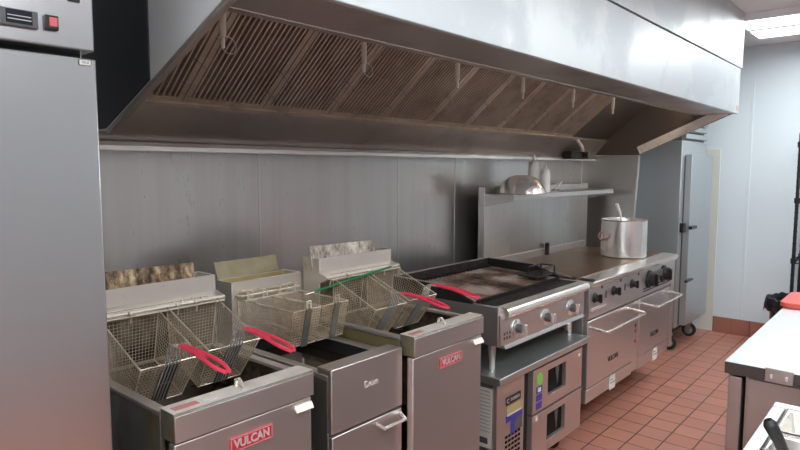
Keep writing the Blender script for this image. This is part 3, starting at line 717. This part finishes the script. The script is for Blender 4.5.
    MB().prism([(-.153, 1.27), (-.350, 1.308), (-.350, 1.315), (-.153, 1.315)], 'x', x0 - .015, x0 - .009).build('shelf_bracket', 'steel', r)
    MB().prism([(-.153, 1.27), (-.350, 1.308), (-.350, 1.315), (-.153, 1.315)], 'x', x1 - .006, x1).build('shelf_bracket', 'steel', r)
cooking_range()

# ------------------------------------------------------------------ on the shelf and the griddle
def bowl():
    c = (2.60, -.302, 1.3455); k = 1.13
    prof = [(.128, 0), (.130, .004), (.126, .006), (.118, .030), (.100, .062), (.072, .086), (.040, .098), (0, .100), (0, .097), (.039, .095), (.070, .083), (.097, .060), (.114, .030), (.122, .004)]
    r = tag(MB().lathe([(a * k, z * k) for a, z in prof], c, 48).build('mixing_bowl', 'chrome'),
            'upturned stainless mixing bowl on the overshelf above the griddle', 'bowl')
bowl()
def squeeze_bottle(x, y, rad, h, label):
    z = 1.3455
    r = thing('squeeze_bottle', (x, y, z), label, 'bottle', 'white squeeze bottles on the overshelf')
    MB().lathe([(0, 0), (rad * .95, 0), (rad, .005), (rad, h * .62), (rad * .9, h * .70), (rad * .8, h * .72), (0, h * .72)], (x, y, z), 24).build('body', 'white', r)
    MB().lathe([(0, h * .72), (rad * .86, h * .72), (rad * .86, h * .80), (rad * .4, h * .84), (rad * .26, h * .90), (rad * .16, h), (0, h)], (x, y, z), 24).build('nozzle_cap', 'white', r)
squeeze_bottle(2.945, -.190, .036, .240, 'taller white squeeze bottle behind the upturned bowl on the overshelf')
squeeze_bottle(2.950, -.272, .031, .180, 'shorter white squeeze bottle standing beside the upturned bowl')
def scraper():
    r = thing('kitchen_scraper', (3.0, -.32, 1.346), 'white handled scraper lying on the overshelf beside the squeeze bottles', 'scraper')
    a, b = Vector((2.995, -.318, 1.353)), Vector((3.43, -.146, 1.409))
    MB().tube([a.lerp(b, t) for t in (.12, .3, .8, .97, 1)], .009, 10, rs=[.006, .008, .010, .011, .006]).build('handle', 'white', r)
    d = (b - a).normalized(); s_ = Vector((-d.y, d.x, 0)).normalized()
    q = lambda t, w, h: tuple(a.lerp(b, t) + s_ * w + Vector((0, 0, h)))
    MB().hexa([q(0, -.025, -.003), q(.14, -.022, -.002), q(.14, .022, -.002), q(0, .025, -.003), q(0, -.025, .001), q(.14, -.022, .003), q(.14, .022, .003), q(0, .025, .001)]).build('blade', 'bright', r, .0005)
scraper()

def stock_pot():
    c = (3.46, -.60, .9035)
    r = thing('stock_pot', c, 'stainless stock pot standing on the griddle near its far end', 'pot')
    R, h = .148, .252
    MB().lathe([(0, 0), (R - .008, 0), (R, .008), (R, h - .006), (R + .004, h), (R - .002, h + .001), (R - .004, h - .006), (R - .004, .012), (0, .012)], c, 48).build('body', 'chrome', r)
    MB().lathe([(0, .17), (R - .006, .17)], c, 40).build('soup', mat('soup', (.20, .11, .06), .3), r)
    for ang, m_ in ((math.radians(143), mat('pink_sleeve', (.52, .33, .31), .6)), (math.radians(-12), 'bright')):
        u = Vector((math.cos(ang), math.sin(ang), 0)); v = Vector((-u.y, u.x, 0)); o = Vector(c) + Vector((0, 0, .165)); w_ = Vector((0, 0, -.05))
        MB().tube([o + u * (R - .001) + v * -.05, o + u * (R + .014) + v * -.045 + w_ * .6, o + u * (R + .020) + w_, o + u * (R + .014) + v * .045 + w_ * .6, o + u * (R - .001) + v * .05], .008, 8).build('handle', m_, r)
stock_pot()
def ladle():
    r = thing('ladle', (3.43, -.59, 1.08), 'white handled ladle standing in the stock pot', 'ladle')
    MB().tube([(3.49, -.605, .985), (3.43, -.59, 1.15), (3.412, -.585, 1.205), (3.388, -.58, 1.235), (3.375, -.577, 1.262)], .011, 10, rs=[.004, .005, .010, .012, .011]).build('handle', 'white', r)
    MB().lathe([(0, 0), (.03, .006), (.042, .03), (.044, .034), (.040, .032), (.028, .01), (0, .004)], (3.49, -.625, .955), 24).build('bowl', 'chrome', r)
ladle()

# ------------------------------------------------------------------ tall cabinet at the far end
def holding_cabinet():
    r = thing('holding_cabinet', (4.86, -.35, 0), 'tall grey steel holding cabinet on casters against the far white wall', 'cabinet')
    x0, x1 = 4.50, 5.19; yf = -.645
    MB().box(x0, x1, yf, -.03, .20, 1.72).build('body', 'cabinet', r, .004)
    hd = MB().box(x0 + .05, x1 - .02, yf + .02, -.05, 1.72, 1.90).build('top_unit', 'grey', r, .003)
    sl = MB()
    for k in range(3): sl.prism([(yf + .02, 1.735 + k * .06), (yf - .01, 1.74 + k * .06), (yf - .01, 1.775 + k * .06), (yf + .02, 1.785 + k * .06)], 'x', x0 + .06, x1 - .03)
    sl.build('louvre_front', 'cabinet', hd, .002)
    d = MB().box(x0 + .085, x1 + .005, yf - .055, yf - .006, .215, 1.612).build('door', 'cabinet', r, .004)
    box('door_gasket', 'grey', r, x0 + .075, x1 - .01, yf - .008, yf, .22, 1.60, 0)
    la = MB(); la.box(x0 + .02, x0 + .075, yf - .03, yf, .985, 1.06).box(x0 + .06, x0 + .21, yf - .082, yf - .056, 1.010, 1.035).build('latch', 'black', r, .003)
    box('lower_latch', 'black', r, x0 + .01, x0 + .18, yf - .08, yf - .056, .585, .602, .003)
    for z in (1.45, .32): box('hinge', 'grey', d, x1 + .001, x1 + .016, yf - .05, yf - .01, z, z + .12, .002)
    box('badge', 'paper', r, x0 + .33, x0 + .40, yf + .009, yf + .0115, 1.66, 1.70, 0) if 0 else None
    bs = MB().box(x0 + .02, x1 - .02, yf + .03, -.06, .15, .20).build('undercarriage', 'blackmatte', r)
    for x in (x0 + .07, x1 - .07):
        for y in (yf + .06, -.1):
            c = MB().lathe([(0, -.016), (.056, -.016), (.06, -.010), (.06, .010), (.056, .016), (0, .016)], (0, 0, 0), 24, Matrix.Translation((x, y, .06)) @ Matrix.Rotation(PI / 2, 4, 'Y'))
            w = c.build('caster', 'rubber', r)
            MB().lathe([(0, -.018), (.036, -.018), (.036, .018), (0, .018)], (0, 0, 0), 20, Matrix.Translation((x, y, .06)) @ Matrix.Rotation(PI / 2, 4, 'Y')).build('hub', 'wheel', w)
            MB().box(x - .024, x - .019, y - .02, y + .02, .05, .152).box(x + .019, x + .024, y - .02, y + .02, .05, .152).build('fork', 'steel', w)
holding_cabinet()

# ------------------------------------------------------------------ prep table, board, bin, rack
def prep_table():
    r = thing('prep_table', (2.07, -2.1, 0), 'stainless prep table with cupboard doors across the aisle from the range', 'table')
    x0, x1, y1, y0 = 1.42, 2.74, -1.707, -2.47
    MB().box(x0, x1, y0, y1, .8985, .900).build('top', 'table', r)
    MB().box(x0, x1, y0, y1, .862, .8985).build('edge_band', mat('table_edge_reflection', (.10, .085, .08), .35, .6), r, .001)  # dark colour stands in for the floor reflected in the steel lip
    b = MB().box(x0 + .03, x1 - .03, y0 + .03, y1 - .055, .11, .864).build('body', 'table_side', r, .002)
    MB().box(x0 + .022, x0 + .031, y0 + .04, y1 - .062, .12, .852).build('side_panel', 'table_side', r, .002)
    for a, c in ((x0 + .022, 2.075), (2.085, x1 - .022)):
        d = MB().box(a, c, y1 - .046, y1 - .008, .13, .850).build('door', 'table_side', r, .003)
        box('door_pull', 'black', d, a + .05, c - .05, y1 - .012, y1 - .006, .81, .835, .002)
    pl = MB().box(x0 - .007, x0, -1.892, -1.818, .862, .905).build('bracket_plate', 'table_side', r, .002)
    for y in (-1.836, -1.874): MB().box(x0 - .010, x0 - .0065, y - .0035, y + .0035, .874, .888).build('bracket_slot', 'letter', pl, .002)
    for x in (x0 + .09, x1 - .09):
        for y in (y0 + .1, y1 - .12): MB().lathe([(0, 0), (.02, 0), (.02, .04), (.028, .05), (.028, .111), (0, .111)], (x, y, 0), 16).build('leg', 'steel', r)
prep_table()
def board():
    b = MB(); pts = []; x0, x1, y0, y1 = 2.40, 2.715, -2.13, -1.69; rr = .035
    for cx, cy, a0 in ((x1 - rr, y1 - rr, 0), (x0 + rr, y1 - rr, 90), (x0 + rr, y0 + rr, 180), (x1 - rr, y0 + rr, 270)):
        for k in range(6): a = math.radians(a0 + k * 18); pts.append((cx + rr * math.cos(a), cy + rr * math.sin(a)))
    b.prism(pts, 'z', .9005, .922)
    tag(b.build('cutting_board', 'cutting_board', None, .004), 'red plastic cutting board lying on the far end of the prep table', 'cutting board')
board()
def bin_():
    c = (4.775, -1.47, 0)
    r = thing('trash_bin', c, 'black trash bin with a bag folded over its rim, behind the prep table', 'trash bin')
    MB().lathe([(0, 0), (.17, 0), (.175, .01), (.215, .50), (.205, .50), (.168, .02), (0, .02)], c, 32).build('bin_body', 'black', r)
    n = 40; prof = []
    b = MB(); rings = []
    for (rad, z, am) in ((.195, .36, .0), (.200, .50, .004), (.212, .522, .008), (.228, .515, .010), (.232, .47, .014), (.230, .42, .018)):
        rings.append([b.bm.verts.new((c[0] + (rad + am * math.sin(j * 5.3)) * math.cos(2 * PI * j / n), c[1] + (rad + am * math.sin(j * 5.3)) * math.sin(2 * PI * j / n), z + am * .9 * math.cos(j * 3.7))) for j in range(n)])
    for A, B in zip(rings, rings[1:]):
        for j in range(n): b.bm.faces.new([A[j], A[(j + 1) % n], B[(j + 1) % n], B[j]])
    o = b.build('bag', 'bag', r); s_ = o.modifiers.new('thick', 'SOLIDIFY'); s_.thickness = .002
bin_()
def rack():
    r = thing('wire_shelving', (5.2, -1.9, 0), 'black wire shelving rack against the far wall at the right edge', 'shelving')
    xs, ys = (5.04, 5.405), (-1.362, -2.5)
    for x in xs:
        for y in ys:
            p = MB(); p.cyl((x, y, 0), (x, y, 1.78), .013, 12)
            for k in range(34): p.lathe([(.013, 0), (.0150, .004), (.0150, .008), (.013, .012)], (x, y, .1 + k * .05), 12)
            p.build('post', 'black', r)
    for z in (.30, .78, 1.26, 1.70):
        b = MB()
        for y in ys: 
            b.cyl((xs[0], y, z), (xs[1], y, z), .005, 8); b.cyl((xs[0], y, z - .03), (xs[1], y, z - .03), .004, 8)
        for x in xs: b.cyl((x, ys[0], z), (x, ys[1], z), .005, 8); b.cyl((x, ys[0], z - .03), (x, ys[1], z - .03), .004, 8)
        for k in range(1, 10): x = xs[0] + (xs[1] - xs[0]) * k / 10; b.cyl((x, ys[0], z + .004), (x, ys[1], z + .004), .0025, 5)
        for y in ys:
            for x in xs: b.lathe([(.0125, -.035), (.02, -.035), (.022, .008), (.0125, .008)], (x, y, z), 12)
        b.build('shelf', 'black', r)
rack()

# ------------------------------------------------------------------ pan counter at the lower right
def pan_counter():
    r = thing('pan_counter', (.93, -2.2, 0), 'stainless counter with sunken pans in the lower right corner', 'counter')
    x0, x1, y1, y0, z = .50, 1.287, -1.868, -2.52, .85
    cx0, cx1, cy1, cy0 = .85, 1.245, -1.90, -2.42
    t = MB(); t.box(x0, cx0, y0, y1, z - .03, z); t.box(cx1, x1, y0, y1, z - .03, z); t.box(cx0, cx1, cy1, y1, z - .03, z); t.box(cx0, cx1, y0, cy0, z - .03, z)
    t.build('top', 'table', r, .003)
    b = MB(); b.box(x0 + .02, x1 - .02, y1 - .03, y1 - .02, .12, z - .03); b.box(x0 + .02, x1 - .02, y0 + .02, y0 + .03, .12, z - .03)
    b.box(x0 + .02, x0 + .03, y0 + .03, y1 - .03, .12, z - .03); b.box(x1 - .03, x1 - .02, y0 + .03, y1 - .03, .12, z - .03); b.box(x0 + .03, x1 - .03, y0 + .03, y1 - .03, .12, .13)
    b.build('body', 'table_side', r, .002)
    for x in (x0 + .07, x1 - .07):
        for y in (y0 + .08, y1 - .08): MB().cyl((x, y, 0), (x, y, .121), .022, 14).build('leg', 'steel', r)
    mid = 1.055
    box('pan_divider', 'steel', r, mid - .006, mid + .006, cy0 + .001, cy1 - .001, z - .02, z + .0005, .001)
    def pan(xa, xb, label):
        p = thing('food_pan', ((xa + xb) / 2, (cy0 + cy1) / 2, z - .12), label, 'food pan', 'sunken food pans')
        q = MB(); a0, a1, b0, b1 = xa, xb, cy0 + .004, cy1 - .004; ins = .012
        # sloping inner walls
        def wall(t0, t1): q.hexa(t0 + t1)
        zt, zb = z + .003, z - .10
        O = [(a0 + ins, b0 + ins), (a1 - ins, b0 + ins), (a1 - ins, b1 - ins), (a0 + ins, b1 - ins)]
        I = [(a0 + ins + .018, b0 + ins + .018), (a1 - ins - .018, b0 + ins + .018), (a1 - ins - .018, b1 - ins - .018), (a0 + ins + .018, b1 - ins - .018)]
        vo = [q.bm.verts.new((*p_, zt)) for p_ in O]; vi = [q.bm.verts.new((*p_, zb)) for p_ in I]
        R_ = [q.bm.verts.new((*p_, zt)) for p_ in ((a0, b0), (a1, b0), (a1, b1), (a0, b1))]
        for k in range(4):
            j = (k + 1) % 4; q.bm.faces.new([R_[k], R_[j], vo[j], vo[k]]); q.bm.faces.new([vo[k], vo[j], vi[j], vi[k]])
        q.bm.faces.new(vi)
        o = q.build('pan_body', 'bright', p, .006, 3); s_ = o.modifiers.new('thick', 'SOLIDIFY'); s_.thickness = .0015; s_.offset = -1
    pan(mid + .007, cx1 - .002, 'empty sunken steel pan at the far end of the pan counter')
    pan(cx0 + .002, mid - .007, 'sunken steel pan on the near side of the pan counter')
    box('counter_label', 'paper', r, .985, 1.03, -1.893, -1.876, z, z + .0006, 0)
pan_counter()
def tongs():
    r = thing('serving_spoon', (1.0, -1.95, .87), 'thick black handle of a spoon resting in a sunken pan', 'spoon')
    MB().tube([(.955, -1.906, .912), (.957, -1.911, .903), (.972, -1.930, .86), (.985, -1.948, .81)], .014, 12, rs=[.010, .0155, .014, .010]).build('handle', 'black', r)
    MB().tube([(.985, -1.948, .812), (.982, -1.975, .782), (.978, -1.985, .775)], .007, 8, rs=[.006, .010, .014]).build('spoon_end', 'bright', r)
tongs()

# ------------------------------------------------------------------ camera, world, view
cam = bpy.data.cameras.new('camera'); co = bpy.data.objects.new('camera', cam); COL.objects.link(co)
f, yaw, pit, roll = 613.014, math.radians(40.9707), -.0931, .0021
cam.sensor_width = 36; cam.lens = f / 800 * 36; cam.clip_start = .02
F = Vector((math.cos(yaw) * math.cos(pit), math.sin(yaw) * math.cos(pit), math.sin(pit)))
R = Vector((math.sin(yaw), -math.cos(yaw), 0)); U = R.cross(F)
R2 = R * math.cos(roll) + U * math.sin(roll); U2 = -R * math.sin(roll) + U * math.cos(roll)
mx = Matrix(((R2.x, U2.x, -F.x, -.6608), (R2.y, U2.y, -F.y, -2.1655), (R2.z, U2.z, -F.z, 1.4996), (0, 0, 0, 1)))
co.matrix_world = mx
S.camera = co
w = bpy.data.worlds.new('world'); S.world = w; w.use_nodes = True
w.node_tree.nodes['Background'].inputs[0].default_value = (.8, .85, .9, 1); w.node_tree.nodes['Background'].inputs[1].default_value = .2
S.view_settings.view_transform = 'Standard'; S.view_settings.look = 'None'; S.view_settings.gamma = 1; S.view_settings.exposure = 0.62
S.view_settings.use_curve_mapping = False
